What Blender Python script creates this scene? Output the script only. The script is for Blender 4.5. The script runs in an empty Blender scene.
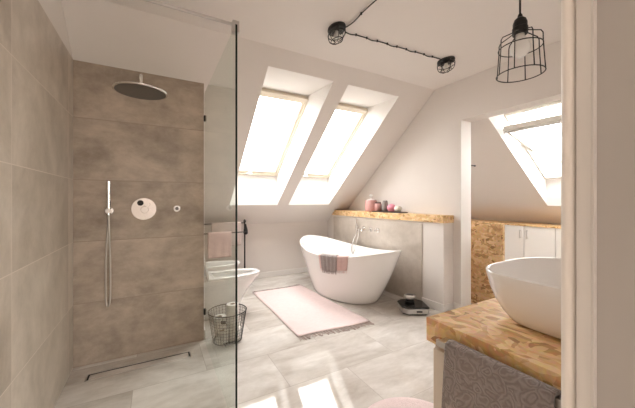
import bpy, bmesh, math, random
from mathutils import Vector, Matrix
random.seed(7)
PI = math.pi
S = bpy.context.scene
COL = S.collection

# ---------------------------------------------------------------- materials
def new_mat(name):
    m = bpy.data.materials.new(name); m.use_nodes = True
    return m, m.node_tree, m.node_tree.nodes['Principled BSDF']
def rgba(c): return (c[0], c[1], c[2], 1.0)
def N(nt, t, **kw):
    n = nt.nodes.new(t)
    for k, v in kw.items(): setattr(n, k, v)
    return n
def math_n(nt, op, a, b=None, c=None):
    n = N(nt, 'ShaderNodeMath', operation=op)
    for i, v in enumerate((a, b, c)):
        if v is None: continue
        if isinstance(v, (int, float)): n.inputs[i].default_value = v
        else: nt.links.new(v, n.inputs[i])
    return n.outputs[0]
def mix_c(nt, f, a, b, blend='MIX'):
    n = N(nt, 'ShaderNodeMix', data_type='RGBA', blend_type=blend)
    for i, v in ((0, f), (6, a), (7, b)):
        if isinstance(v, (int, float)): n.inputs[i].default_value = v
        elif isinstance(v, tuple): n.inputs[i].default_value = rgba(v)
        else: nt.links.new(v, n.inputs[i])
    return n.outputs[2]
def plain(name, c, rough=.5, metal=0, noise=.04, nscale=6, bump=0, bscale=200, spec=.5, coat=0):
    m, nt, b = new_mat(name)
    tc = N(nt, 'ShaderNodeTexCoord')
    nz = N(nt, 'ShaderNodeTexNoise'); nz.inputs['Scale'].default_value = nscale; nz.inputs['Detail'].default_value = 4
    nt.links.new(tc.outputs['Object'], nz.inputs['Vector'])
    k = lambda f: tuple(min(1, x*f) for x in c)
    nt.links.new(mix_c(nt, nz.outputs['Fac'], k(1-noise), k(1+noise)), b.inputs['Base Color'])
    b.inputs['Roughness'].default_value = rough; b.inputs['Metallic'].default_value = metal
    b.inputs['Specular IOR Level'].default_value = spec
    b.inputs['Coat Weight'].default_value = coat
    if bump:
        n2 = N(nt, 'ShaderNodeTexNoise'); n2.inputs['Scale'].default_value = bscale
        nt.links.new(tc.outputs['Object'], n2.inputs['Vector'])
        bp = N(nt, 'ShaderNodeBump'); bp.inputs['Strength'].default_value = bump; bp.inputs['Distance'].default_value = .01
        nt.links.new(n2.outputs['Fac'], bp.inputs['Height']); nt.links.new(bp.outputs['Normal'], b.inputs['Normal'])
    return m

def tile_mat(name, au, av, u0, du, v0, dv, off, cA, cB, cJ, rough=.35, jw=.0022, stretch=(1, 1, 1), contrast=1.0, rvar=.1, streak=.35):
    m, nt, b = new_mat(name); L = nt.links.new
    g = N(nt, 'ShaderNodeNewGeometry'); sp = N(nt, 'ShaderNodeSeparateXYZ'); L(g.outputs['Position'], sp.inputs[0])
    u = sp.outputs['XYZ'.index(au)]; v = sp.outputs['XYZ'.index(av)]
    vv = math_n(nt, 'DIVIDE', math_n(nt, 'SUBTRACT', v, v0), dv); row = math_n(nt, 'FLOOR', vv)
    par = math_n(nt, 'FLOORED_MODULO', row, 2.0)
    uu = math_n(nt, 'ADD', math_n(nt, 'DIVIDE', math_n(nt, 'SUBTRACT', u, u0), du), math_n(nt, 'MULTIPLY', par, off))
    colm = math_n(nt, 'FLOOR', uu)
    eu = math_n(nt, 'MULTIPLY', math_n(nt, 'SUBTRACT', .5, math_n(nt, 'ABSOLUTE', math_n(nt, 'SUBTRACT', math_n(nt, 'FRACT', uu), .5))), du)
    ev = math_n(nt, 'MULTIPLY', math_n(nt, 'SUBTRACT', .5, math_n(nt, 'ABSOLUTE', math_n(nt, 'SUBTRACT', math_n(nt, 'FRACT', vv), .5))), dv)
    joint = math_n(nt, 'LESS_THAN', math_n(nt, 'MINIMUM', eu, ev), jw)
    cid = N(nt, 'ShaderNodeCombineXYZ'); L(colm, cid.inputs[0]); L(row, cid.inputs[1])
    wn = N(nt, 'ShaderNodeTexWhiteNoise', noise_dimensions='3D'); L(cid.outputs[0], wn.inputs['Vector'])
    shift = N(nt, 'ShaderNodeVectorMath', operation='SCALE'); L(wn.outputs['Color'], shift.inputs[0]); shift.inputs['Scale'].default_value = 13
    st = N(nt, 'ShaderNodeVectorMath', operation='MULTIPLY'); L(g.outputs['Position'], st.inputs[0]); st.inputs[1].default_value = stretch
    ad = N(nt, 'ShaderNodeVectorMath', operation='ADD'); L(st.outputs[0], ad.inputs[0]); L(shift.outputs[0], ad.inputs[1])
    n1 = N(nt, 'ShaderNodeTexNoise'); n1.inputs['Scale'].default_value = 2.3; n1.inputs['Detail'].default_value = 7; n1.inputs['Roughness'].default_value = .62; n1.inputs['Distortion'].default_value = .6
    n2 = N(nt, 'ShaderNodeTexNoise'); n2.inputs['Scale'].default_value = 9; n2.inputs['Detail'].default_value = 8; n2.inputs['Roughness'].default_value = .7
    L(ad.outputs[0], n1.inputs['Vector']); L(ad.outputs[0], n2.inputs['Vector'])
    f = math_n(nt, 'ADD', math_n(nt, 'MULTIPLY', n1.outputs['Fac'], 1-streak), math_n(nt, 'MULTIPLY', n2.outputs['Fac'], streak))
    f = math_n(nt, 'ADD', math_n(nt, 'MULTIPLY', math_n(nt, 'SUBTRACT', f, .5), 4.2*contrast), .5)
    f = math_n(nt, 'ADD', f, math_n(nt, 'MULTIPLY', math_n(nt, 'SUBTRACT', wn.outputs['Value'], .5), rvar*2))
    cl = N(nt, 'ShaderNodeClamp'); L(f, cl.inputs[0])
    c = mix_c(nt, cl.outputs[0], cA, cB); c = mix_c(nt, joint, c, cJ); L(c, b.inputs['Base Color'])
    L(math_n(nt, 'ADD', rough, math_n(nt, 'MULTIPLY', math_n(nt, 'SUBTRACT', n2.outputs['Fac'], .5), .08)), b.inputs['Roughness'])
    bp = N(nt, 'ShaderNodeBump'); bp.inputs['Strength'].default_value = .35; bp.inputs['Distance'].default_value = .002
    L(math_n(nt, 'SUBTRACT', 1.0, joint), bp.inputs['Height']); L(bp.outputs['Normal'], b.inputs['Normal'])
    return m

def osb_mat(name, sc=1.0, dark=1.0):
    m, nt, b = new_mat(name); L = nt.links.new
    g = N(nt, 'ShaderNodeNewGeometry')
    nd = N(nt, 'ShaderNodeTexNoise'); nd.inputs['Scale'].default_value = 9*sc; L(g.outputs['Position'], nd.inputs['Vector'])
    sc1 = N(nt, 'ShaderNodeVectorMath', operation='SCALE'); L(nd.outputs['Color'], sc1.inputs[0]); sc1.inputs['Scale'].default_value = .07/sc
    base = N(nt, 'ShaderNodeVectorMath', operation='ADD'); L(g.outputs['Position'], base.inputs[0]); L(sc1.outputs[0], base.inputs[1])
    def chips(rot, scl, vs):
        mp = N(nt, 'ShaderNodeMapping'); mp.inputs['Rotation'].default_value = rot; mp.inputs['Scale'].default_value = scl
        L(base.outputs[0], mp.inputs['Vector'])
        v = N(nt, 'ShaderNodeTexVoronoi'); v.inputs['Scale'].default_value = vs*sc; L(mp.outputs[0], v.inputs['Vector'])
        s = N(nt, 'ShaderNodeSeparateColor'); L(v.outputs['Color'], s.inputs[0]); return s.outputs[0], s.outputs[1]
    a1, a2 = chips((.3, .5, .6), (1, .28, .8), 50); b1, b2 = chips((1.1, -.4, 2.1), (.3, 1, .9), 44)
    sel = math_n(nt, 'GREATER_THAN', a2, .5)
    mx = N(nt, 'ShaderNodeMix'); L(sel, mx.inputs[0]); L(a1, mx.inputs[2]); L(b1, mx.inputs[3])
    r = N(nt, 'ShaderNodeValToRGB'); e = r.color_ramp.elements
    k = lambda c: rgba(tuple(x*dark for x in c))
    e[0].position = 0; e[0].color = k((.36, .19, .075)); e[1].position = 1; e[1].color = k((.84, .63, .38))
    for p, c in ((.10, (.52, .30, .13)), (.30, (.66, .42, .20)), (.6, (.72, .48, .245)), (.85, (.79, .57, .32))):
        el = e.new(p); el.color = k(c)
    L(mx.outputs[0], r.inputs[0])
    gr = N(nt, 'ShaderNodeTexNoise'); gr.inputs['Scale'].default_value = 60; gr.inputs['Detail'].default_value = 5; L(base.outputs[0], gr.inputs['Vector'])
    c = mix_c(nt, .7, r.outputs[0], gr.outputs['Color'], 'SOFT_LIGHT'); L(c, b.inputs['Base Color'])
    b.inputs['Roughness'].default_value = .42
    bp = N(nt, 'ShaderNodeBump'); bp.inputs['Strength'].default_value = .25; bp.inputs['Distance'].default_value = .002
    L(mx.outputs[0], bp.inputs['Height']); L(bp.outputs['Normal'], b.inputs['Normal'])
    return m

def glass_mat(name, tint=(.93, .96, .94), rmix=1.0):
    m = bpy.data.materials.new(name); m.use_nodes = True; nt = m.node_tree; nt.nodes.clear(); L = nt.links.new
    o = N(nt, 'ShaderNodeOutputMaterial'); t = N(nt, 'ShaderNodeBsdfTransparent'); t.inputs[0].default_value = rgba(tint)
    gl = N(nt, 'ShaderNodeBsdfGlossy'); gl.inputs['Roughness'].default_value = .0; gl.inputs['Color'].default_value = rgba((.95, .97, .96))
    fr = N(nt, 'ShaderNodeFresnel'); fr.inputs['IOR'].default_value = 1.5
    # clamp the back-face fresnel so light leaving the pane is not trapped
    g = N(nt, 'ShaderNodeNewGeometry')
    f = math_n(nt, 'MULTIPLY', math_n(nt, 'MULTIPLY', fr.outputs[0], rmix), math_n(nt, 'SUBTRACT', 1.0, g.outputs['Backfacing']))
    mx = N(nt, 'ShaderNodeMixShader'); L(f, mx.inputs[0]); L(t.outputs[0], mx.inputs[1]); L(gl.outputs[0], mx.inputs[2])
    L(mx.outputs[0], o.inputs[0]); return m

def towel_mat(name, c1, c2, scale=22):
    m, nt, b = new_mat(name); L = nt.links.new
    g = N(nt, 'ShaderNodeTexCoord')
    nd = N(nt, 'ShaderNodeTexNoise'); nd.inputs['Scale'].default_value = scale*.8; L(g.outputs['Object'], nd.inputs['Vector'])
    s = N(nt, 'ShaderNodeVectorMath', operation='SCALE'); L(nd.outputs['Color'], s.inputs[0]); s.inputs['Scale'].default_value = 1.6/scale
    a = N(nt, 'ShaderNodeVectorMath', operation='ADD'); L(g.outputs['Object'], a.inputs[0]); L(s.outputs[0], a.inputs[1])
    v = N(nt, 'ShaderNodeTexVoronoi', feature='F1'); v.inputs['Scale'].default_value = scale; L(a.outputs[0], v.inputs['Vector'])
    w = math_n(nt, 'ADD', math_n(nt, 'MULTIPLY', math_n(nt, 'SINE', math_n(nt, 'MULTIPLY', v.outputs['Distance'], 26.0)), .5), .5)
    fz = N(nt, 'ShaderNodeTexNoise'); fz.inputs['Scale'].default_value = 420; L(g.outputs['Object'], fz.inputs['Vector'])
    L(mix_c(nt, w, c1, c2), b.inputs['Base Color']); b.inputs['Roughness'].default_value = .95
    b.inputs['Sheen Weight'].default_value = .3; b.inputs['Specular IOR Level'].default_value = .1
    bp = N(nt, 'ShaderNodeBump'); bp.inputs['Strength'].default_value = .6; bp.inputs['Distance'].default_value = .004
    L(math_n(nt, 'ADD', w, math_n(nt, 'MULTIPLY', fz.outputs['Fac'], .6)), bp.inputs['Height']); L(bp.outputs['Normal'], b.inputs['Normal'])
    return m

M = {}
M['paint'] = plain('warm_white_paint', (.75, .705, .67), .85, noise=.015, spec=.2)
M['reveal'] = plain('reveal_paint', (.80, .775, .75), .8, noise=.01, spec=.2)
M['base'] = plain('baseboard_paint', (.80, .77, .74), .45, noise=.01)
M['tileL'] = tile_mat('concrete_tile_left', 'Y', 'Z', 1.68, .9, .460, .455, 0, (.35, .29, .235), (.63, .555, .48), (.66, .58, .51), .32, stretch=(1, 1, .8), contrast=.8)
M['tileB'] = tile_mat('concrete_tile_back', 'X', 'Z', -1.7, 2.4, .460, .455, 0, (.29, .235, .185), (.59, .495, .405), (.34, .275, .22), .34, stretch=(.8, 1, 1.2), contrast=.85, rvar=.13)
M['tileH'] = tile_mat('concrete_tile_bath', 'Y', 'Z', 2.85, .9, .06, .455, .5, (.42, .365, .31), (.62, .56, .50), (.50, .44, .39), .34, contrast=.8)
M['floor'] = tile_mat('polished_stone_tile', 'X', 'Y', 1.22, .9, 1.30, .455, .5, (.46, .415, .37), (.74, .71, .675), (.45, .41, .37), .045, jw=.0018, stretch=(.6, 1.3, 1), contrast=.85, rvar=.12)
M['floor'].node_tree.nodes['Principled BSDF'].inputs['IOR'].default_value = 1.62
M['osb'] = osb_mat('oriented_strand_board')
M['osb_s'] = osb_mat('oriented_strand_board_fine', .8)
M['acrylic'] = plain('white_acrylic', (.87, .855, .84), .12, noise=.005, coat=.3)
M['ceramic'] = plain('white_ceramic', (.86, .845, .83), .1, noise=.005, coat=.4)
M['chrome'] = plain('chrome', (.82, .81, .80), .12, 1, noise=.01)
M['steel'] = plain('brushed_steel', (.62, .60, .58), .28, 1, noise=.04, nscale=60)
M['dkmetal'] = plain('dark_profile', (.03, .03, .028), .35, .6)
M['black'] = plain('black_metal', (.016, .014, .013), .5, .3)
M['cord'] = plain('black_textile_cord', (.02, .018, .017), .85)
M['gunk'] = plain('grey_nozzle_face', (.17, .16, .15), .35, .7, noise=.1, nscale=80)
M['glass'] = glass_mat('shower_glass')
M['pane'] = glass_mat('window_glass', (.97, .98, .98))
M['bulbglass'] = glass_mat('lamp_glass', (.9, .9, .88))
M['gedge'] = plain('glass_edge', (.012, .02, .017), .15)
M['frost'] = plain('white_bulb_glass', (.86, .85, .83), .25)
M['pine'] = plain('lacquered_pine', (.76, .69, .57), .4, noise=.08, nscale=14)
M['whitewood'] = plain('white_window_wood', (.62, .59, .54), .4, noise=.03)
M['cab'] = plain('white_cabinet_front', (.78, .76, .73), .4, noise=.01)
M['vanity'] = plain('cream_cabinet_panel', (.66, .59, .51), .5, noise=.03, nscale=20)
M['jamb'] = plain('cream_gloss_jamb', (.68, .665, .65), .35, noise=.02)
M['jambd'] = plain('darker_beige_lining', (.43, .415, .40), .5, noise=.02)  # deeper beige for the lining face nearest the camera
M['rugpink'] = plain('pink_woven_cotton', (.82, .675, .66), .95, noise=.08, nscale=30, bump=.8, bscale=170, spec=.1)
M['fringe'] = plain('fringe_cotton', (.42, .34, .31), .95, noise=.35, nscale=30, spec=.1)
M['towelg'] = towel_mat('grey_damask_towel', (.235, .20, .19), (.31, .27, .258), 27)
M['towelg2'] = towel_mat('taupe_towel', (.30, .25, .235), (.46, .40, .38), 45)
M['towelp'] = plain('pink_towel', (.73, .53, .50), .95, noise=.08, nscale=40, bump=.6, bscale=260, spec=.1)
M['towelpl'] = plain('pale_towel', (.66, .56, .53), .95, noise=.08, nscale=40, bump=.6, bscale=260, spec=.1)
M['pinkglass'] = plain('dusty_pink_glass', (.62, .34, .32), .15, noise=.12, nscale=30)
M['pink'] = plain('bright_pink_glaze', (.80, .30, .40), .3, noise=.05)
M['greyst'] = plain('grey_stoneware', (.25, .225, .21), .5)
M['cream'] = plain('cream_ball', (.84, .78, .68), .7, bump=.4, bscale=90)
M['traym'] = plain('dark_wood_tray', (.035, .02, .018), .4)
M['blackgl'] = plain('black_glossy_plastic', (.012, .010, .010), .14)
M['paper'] = plain('white_tissue', (.86, .83, .79), .95, bump=.3, bscale=300, spec=.1)
M['card'] = plain('cardboard_core', (.42, .33, .25), .9)

# ---------------------------------------------------------------- mesh helpers
def obj(name, bm, mat, parent=None, smooth=False, bevel=0, label=None):
    bmesh.ops.recalc_face_normals(bm, faces=bm.faces[:])
    me = bpy.data.meshes.new(name); bm.to_mesh(me); bm.free()
    for m in (mat if isinstance(mat, (list, tuple)) else [mat]): me.materials.append(M[m])
    if smooth: me.polygons.foreach_set('use_smooth', [True]*len(me.polygons))
    o = bpy.data.objects.new(name, me); COL.objects.link(o)
    if bevel:
        b = o.modifiers.new('bevel', 'BEVEL'); b.width = bevel; b.segments = 3; b.limit_method = 'ANGLE'
    if parent:
        o.parent = parent; o.matrix_parent_inverse = Matrix.Translation(parent.location).inverted() if parent.rotation_euler.z == 0 else parent.matrix_basis.inverted()
    if label: o['label'] = label
    return o
def tag(o, label, cat, group=None, kind=None):
    o['label'] = label; o['category'] = cat
    if group: o['group'] = group
    if kind: o['kind'] = kind
    return o
def thing(name, label, cat, loc, group=None, rz=0):
    o = bpy.data.objects.new(name, None); COL.objects.link(o); o.location = loc; o.rotation_euler.z = rz
    o.empty_display_size = .1
    return tag(o, label, cat, group)
def struct(name, bm, mat, **k):
    o = obj(name, bm, mat, **k); o['kind'] = 'structure'; return o
def recenter(o):
    """move a mesh object's origin to the base of its geometry"""
    vs = [v.co for v in o.data.vertices]
    c = Vector(((min(v.x for v in vs)+max(v.x for v in vs))/2, (min(v.y for v in vs)+max(v.y for v in vs))/2, min(v.z for v in vs)))
    o.data.transform(Matrix.Translation(-c)); o.location = c; return o
def B(): return bmesh.new()
def box(bm, x0, x1, y0, y1, z0, z1, mi=0):
    vs = [bm.verts.new(p) for p in ((x0,y0,z0),(x1,y0,z0),(x1,y1,z0),(x0,y1,z0),(x0,y0,z1),(x1,y0,z1),(x1,y1,z1),(x0,y1,z1))]
    for f in ((0,3,2,1),(4,5,6,7),(0,1,5,4),(1,2,6,5),(2,3,7,6),(3,0,4,7)):
        bm.faces.new([vs[i] for i in f]).material_index = mi
    return vs
def obox(bm, c, ax, ay, az, hx, hy, hz):
    """box with its own axes"""
    c, ax, ay, az = map(Vector, (c, ax, ay, az)); vs = []
    for sx, sy, sz in ((-1,-1,-1),(1,-1,-1),(1,1,-1),(-1,1,-1),(-1,-1,1),(1,-1,1),(1,1,1),(-1,1,1)):
        vs.append(bm.verts.new(c+ax*hx*sx+ay*hy*sy+az*hz*sz))
    for f in ((0,3,2,1),(4,5,6,7),(0,1,5,4),(1,2,6,5),(2,3,7,6),(3,0,4,7)): bm.faces.new([vs[i] for i in f])
def prism(bm, pts, axis, a, b, mi=0):
    """polygon (two coords) pushed along axis"""
    def P(p, t):
        if axis == 'X': return (t, p[0], p[1])
        if axis == 'Y': return (p[0], t, p[1])
        return (p[0], p[1], t)
    A = [bm.verts.new(P(p, a)) for p in pts]; Bv = [bm.verts.new(P(p, b)) for p in pts]
    bm.faces.new(A).material_index = mi; bm.faces.new(Bv[::-1]).material_index = mi
    for i in range(len(pts)):
        j = (i+1) % len(pts); bm.faces.new([A[i], A[j], Bv[j], Bv[i]]).material_index = mi
def loft(bm, rings, cap0=True, cap1=True, closed=False):
    R = [[bm.verts.new(p) for p in r] for r in rings]; n = len(rings[0])
    m = len(R) if closed else len(R)-1
    for i in range(m):
        a, b = R[i], R[(i+1) % len(R)]
        for k in range(n):
            bm.faces.new([a[k], a[(k+1) % n], b[(k+1) % n], b[k]])
    if not closed:
        if cap0: bm.faces.new(R[0][::-1])
        if cap1: bm.faces.new(R[-1])
def circ(c, r, n=24, z=None):
    return [(c[0]+r*math.cos(2*PI*k/n), c[1]+r*math.sin(2*PI*k/n), c[2] if z is None else z) for k in range(n)]
def lathe(bm, c, prof, n=28, cap0=True, cap1=True):
    loft(bm, [circ((c[0], c[1], c[2]+z), max(r, .0005), n) for r, z in prof], cap0, cap1)
def tube(bm, pts, r, seg=8, closed=False):
    pts = [Vector(p) for p in pts]; n = len(pts); rings = []; up = None
    for i, p in enumerate(pts):
        if closed: t = (pts[(i+1) % n]-pts[i-1])
        else: t = pts[min(i+1, n-1)]-pts[max(i-1, 0)]
        t.normalize()
        if up is None:
            up = t.orthogonal().normalized()
        up = (up - t*up.dot(t))
        if up.length < 1e-5: up = t.orthogonal()
        up.normalize(); s = t.cross(up)
        rr = r[i] if isinstance(r, (list, tuple)) else r
        rings.append([p+(up*math.cos(2*PI*k/seg)+s*math.sin(2*PI*k/seg))*rr for k in range(seg)])
    loft(bm, rings, not closed, not closed, closed)
def cyl(bm, p0, p1, r, seg=20): tube(bm, [p0, p1], r, seg)
def ringpts(c, r, n=28, normal='Z'):
    return [(c[0]+r*math.cos(2*PI*k/n), c[1]+r*math.sin(2*PI*k/n), c[2]) for k in range(n)]
def sellipse(cx, cy, a, b, z, e=2.0, n=48, ph=0):
    out = []
    for k in range(n):
        t = 2*PI*k/n; co, si = math.cos(t), math.sin(t)
        x = a*math.copysign(abs(co)**(2/e), co); y = b*math.copysign(abs(si)**(2/e), si)
        out.append((cx+x*math.cos(ph)-y*math.sin(ph), cy+x*math.sin(ph)+y*math.cos(ph), z))
    return out
def sphere(bm, c, r, n=20, m=12, sz=1.0):
    lathe(bm, c, [(r*math.sin(PI*k/m), -r*sz*math.cos(PI*k/m)) for k in range(m+1)], n)
def spline(pts, n=8):
    P = [Vector(p) for p in pts]; out = []
    for i in range(len(P)-1):
        p0, p1, p2, p3 = P[max(i-1, 0)], P[i], P[i+1], P[min(i+2, len(P)-1)]
        for k in range(n):
            t = k/n; out.append(.5*((2*p1)+(-p0+p2)*t+(2*p0-5*p1+4*p2-p3)*t*t+(-p0+3*p1-3*p2+p3)*t**3))
    out.append(P[-1]); return out
def grid_sheet(bm, fn, nu, nv, thick):
    """closed thin sheet from fn(u,v) -> point, with fn normal estimated; u,v in 0..1"""
    P = [[Vector(fn(i/nu, j/nv)) for j in range(nv+1)] for i in range(nu+1)]
    Nn = []
    for i in range(nu+1):
        r = []
        for j in range(nv+1):
            a = P[min(i+1, nu)][j]-P[max(i-1, 0)][j]; b = P[i][min(j+1, nv)]-P[i][max(j-1, 0)]
            r.append(a.cross(b).normalized())
        Nn.append(r)
    A = [[bm.verts.new(P[i][j]+Nn[i][j]*thick/2) for j in range(nv+1)] for i in range(nu+1)]
    C = [[bm.verts.new(P[i][j]-Nn[i][j]*thick/2) for j in range(nv+1)] for i in range(nu+1)]
    for i in range(nu):
        for j in range(nv):
            bm.faces.new([A[i][j], A[i+1][j], A[i+1][j+1], A[i][j+1]]); bm.faces.new([C[i][j], C[i][j+1], C[i+1][j+1], C[i+1][j]])
    for i in range(nu):
        bm.faces.new([A[i][0], C[i][0], C[i+1][0], A[i+1][0]]); bm.faces.new([A[i][nv], A[i+1][nv], C[i+1][nv], C[i][nv]])
    for j in range(nv):
        bm.faces.new([A[0][j], A[0][j+1], C[0][j+1], C[0][j]]); bm.faces.new([A[nu][j], C[nu][j], C[nu][j+1], A[nu][j+1]])

# ---------------------------------------------------------------- dimensions
XL, XG, XH, XR, XJ = -.526, .366, 2.741, 2.90, 3.075
YS, YC, YK, YE, YH = 2.708, 2.351, 4.42, 2.02, 2.112
def skew(bm):
    """the half wall runs very slightly out of square"""
    for v in bm.verts:
        if v.co.x < 2.80: v.co.x -= .038*(v.co.y-YH)
    return bm
ZC, ZT, T1 = 2.529, 2.239, .812
def zs(y): return ZC-T1*(y-YC)
YN = .169                       # far face of the near wall

# ---------------------------------------------------------------- the setting
bm = B(); box(bm, -.66, 5.1, -1.2, 4.5, -.12, 0); struct('floor', bm, 'floor')
bm = B(); box(bm, -.66, XJ, -1.2, YC, ZC, ZC+.08); struct('ceiling', bm, 'paint')

def sloped_roof(name, U, uo, V, tope, bote, place, holes, mat):
    pass
# sloping ceiling with two roof-window openings; reveals are part of it
SK = ((.876, 1.565), (1.743, 2.453)); Y0, Y1 = 2.488, 4.05
FT = (3.045, 2.39); FB = (4.05, 1.574)            # inner edge of the window frame, top and bottom (Y, Z)
bm = B()
xs = [-.66, SK[0][0], SK[0][1], SK[1][0], SK[1][1], XJ]; ys = [YC, Y0, Y1, YK+.08]
for i in range(5):
    for j in range(3):
        if i in (1, 3) and j == 1: continue
        q = [(xs[i], ys[j]), (xs[i+1], ys[j]), (xs[i+1], ys[j+1]), (xs[i], ys[j+1])]
        bm.faces.new([bm.verts.new((x, y, zs(y))) for x, y in q])
for a, b in SK:
    tI, bI, tO, bO = (Y0, zs(Y0)), (Y1, zs(Y1)), FT, FB
    tP, bP = (FT[0]+.045, FT[1]+.055), (FB[0]+.045, FB[1]+.055)
    for x in (a, b):
        bm.faces.new([bm.verts.new((x, *p)) for p in (tI, bI, bP, tP)]).material_index = 1
    for p, q in ((tI, tP), (bI, bP)):
        bm.faces.new([bm.verts.new(v) for v in ((a, *p), (b, *p), (b, *q), (a, *q))]).material_index = 1
me = bpy.data.meshes.new('ceiling_slope'); bm.to_mesh(me); bm.free()
me.materials.append(M['paint']); me.materials.append(M['reveal'])
o = bpy.data.objects.new('ceiling_slope', me); COL.objects.link(o); o['kind'] = 'structure'

# roof windows in the slope (frame plane from FT to FB)
Fv = Vector((0, FB[0]-FT[0], FB[1]-FT[1])); Fl = Fv.length; Fv.normalize(); Fn = Vector((0, -Fv.z, Fv.y))   # outwards-up
if Fn.z < 0: Fn = -Fn
for wi, (a, b) in enumerate(SK):
    w = bpy.data.objects.new('window_%d' % (wi+1), None); COL.objects.link(w); w['kind'] = 'structure'; w.location = (a, FB[0], FB[1])
    Ot = Vector((0, *FT))
    def bar(bm, xa, xb, s0, s1, n0, n1):
        c = Ot+Fv*((s0+s1)/2)+Fn*((n0+n1)/2); c.x = (xa+xb)/2
        obox(bm, c, (1, 0, 0), Fv, Fn, (xb-xa)/2, (s1-s0)/2, (n1-n0)/2)
    bm = B(); f = .022
    bar(bm, a+.001, a+f, 0, Fl, 0, .07); bar(bm, b-f, b-.001, 0, Fl, 0, .07); bar(bm, a+f, b-f, .0, f+.012, 0, .07); bar(bm, a+f, b-f, Fl-.03, Fl, 0, .07)
    bar(bm, a+.001, b-.001, -.012, .004, 0, .07)
    obj('window_frame', bm, 'pine', w, bevel=.002)
    bm = B(); g = .028; a2, b2 = a+f+.003, b-f-.003
    bar(bm, a2, a2+g, .036, Fl-.032, .02, .06); bar(bm, b2-g, b2, .036, Fl-.032, .02, .06); bar(bm, a2+g, b2-g, .036, .036+.03, .02, .06); bar(bm, a2+g, b2-g, Fl-.075, Fl-.032, .012, .06)
    sash = obj('sash', bm, 'pine', w, bevel=.002)
    bm = B(); bar(bm, a2+g, b2-g, .06, Fl-.072, .036, .044); obj('pane', bm, 'pane', w)
    bm = B(); hx = a+.27
    bar(bm, hx-.03, hx+.03, Fl-.066, Fl-.046, .0, .012)
    bar(bm, hx-.012, hx+.012, Fl-.064, Fl-.048, -.03, .0); bar(bm, hx-.05, hx+.012, Fl-.07, Fl-.052, -.045, -.03)
    obj('handle', bm, 'steel', w, bevel=.002)

# left wall: tiled to ZT, painted above
bm = B()
prism(bm, [(-1.2, 0), (YS, 0), (YS, ZT), (-1.2, ZT)], 'X', -.66, XL, 0)
prism(bm, [(-1.2, ZT), (YS, ZT), (YC, ZC), (-1.2, ZC)], 'X', -.66, XL, 1)
struct('wall_left', bm, ['tileL', 'paint'])
# shower back wall: solid block behind it carries the toilet wall on its right
bm = B()
prism(bm, [(YS, 0), (YK, 0), (YK, zs(YK)), (YS, zs(YS))], 'X', -.66, XG, 1)
for f in bm.faces:
    if all(abs(v.co.y-YS) < 1e-4 for v in f.verts): f.material_index = 0
struct('wall_shower', bm, ['tileB', 'paint'])
bm = B(); box(bm, XG, XJ, YK, YK+.08, 0, zs(YK)); struct('wall_back', bm, 'paint')
# right wall with the wide opening towards the dressing area
bm = B(); prism(bm, [(YE, 0), (YK, 0), (YK, zs(YK)), (YC, ZC), (YE, ZC)], 'X', XR, XJ); struct('wall_right', bm, 'paint')
bm = B(); box(bm, XR, XJ, YN, YE, 2.092, ZC); struct('wall_header', bm, 'paint')
bm = B(); box(bm, XR-.0, XJ, YE-.006, YE, .0, 2.092); struct('trim_1', bm, 'base', bevel=.002)
# half wall behind the bath
ysh = YC+(ZC-.969)/T1
bm = B(); prism(bm, [(YH, 0), (YK, 0), (YK, zs(YK)), (ysh, .969), (YH, .969)], 'X', XH, XR); skew(bm); struct('wall_half', bm, 'paint')
bm = B(); prism(bm, [(2.392, 0), (4.218, 0), (4.218, .895), (2.392, .95)][:0] or [(2.392, 0), (4.218, 0), (4.218, .945), (2.392, .945)], 'X', XH-.011, XH); skew(bm); struct('wall_panel', bm, 'tileH')
# near wall and door lining next to the camera
XD = .432
bm = B(); box(bm, XD+.018, 5.1, .0, YN, 0, ZC+.08); struct('wall_near', bm, 'paint')
bm = B()
bead = [(XD+.0072-.0072*math.cos(math.radians(t)), YN-.0066+.0066*math.sin(math.radians(t))) for t in range(85, -86, -17)]
prof = [(XD+.018, YN)]+bead+[(XD+.0085, YN-.0134), (XD+.0085, YN-.0150),
        (XD+.002, YN-.0165), (XD+.0022, YN-.0300), (XD+.0002, YN-.0312), (XD+.0002, YN-.0324), (XD+.005, YN-.0336), (XD+.005, .0), (XD+.018, .0)]
prism(bm, prof, 'Z', 0, 2.45)
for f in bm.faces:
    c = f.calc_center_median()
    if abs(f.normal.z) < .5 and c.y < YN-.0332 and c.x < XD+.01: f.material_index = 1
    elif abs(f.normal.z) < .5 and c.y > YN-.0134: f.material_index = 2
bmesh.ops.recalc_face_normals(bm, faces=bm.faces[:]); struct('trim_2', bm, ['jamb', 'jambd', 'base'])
# dressing area: roof sloping down to the right
T2, XB, ZB = .74, 4.95, .88
def z2(x): return ZB+T2*(XB-x)
S3 = (3.20, 4.591, 1.20, 1.923)
bm = B()
xs = [XJ-.01, S3[0], S3[1], 5.02]; ys = [.0, S3[2], S3[3], 3.62]
for i in range(3):
    for j in range(3):
        if i == 1 and j == 1: continue
        bm.faces.new([bm.verts.new((x, y, z2(x))) for x, y in ((xs[i], ys[j]), (xs[i+1], ys[j]), (xs[i+1], ys[j+1]), (xs[i], ys[j+1]))])
W3T, W3B = (3.55, 2.209), (4.51, 1.498)
pT, pB = (3.59, 2.265), (4.551, 1.553)
tI, bI = (S3[0], z2(S3[0])), (S3[1], z2(S3[1]))
for y in (S3[2], S3[3]):
    bm.faces.new([bm.verts.new((p[0], y, p[1])) for p in (tI, bI, pB, pT)]).material_index = 1
for p, q in ((tI, pT), (bI, pB)):
    bm.faces.new([bm.verts.new(v) for v in ((p[0], S3[2], p[1]), (p[0], S3[3], p[1]), (q[0], S3[3], q[1]), (q[0], S3[2], q[1]))]).material_index = 1
bmesh.ops.recalc_face_normals(bm, faces=bm.faces[:])
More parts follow.
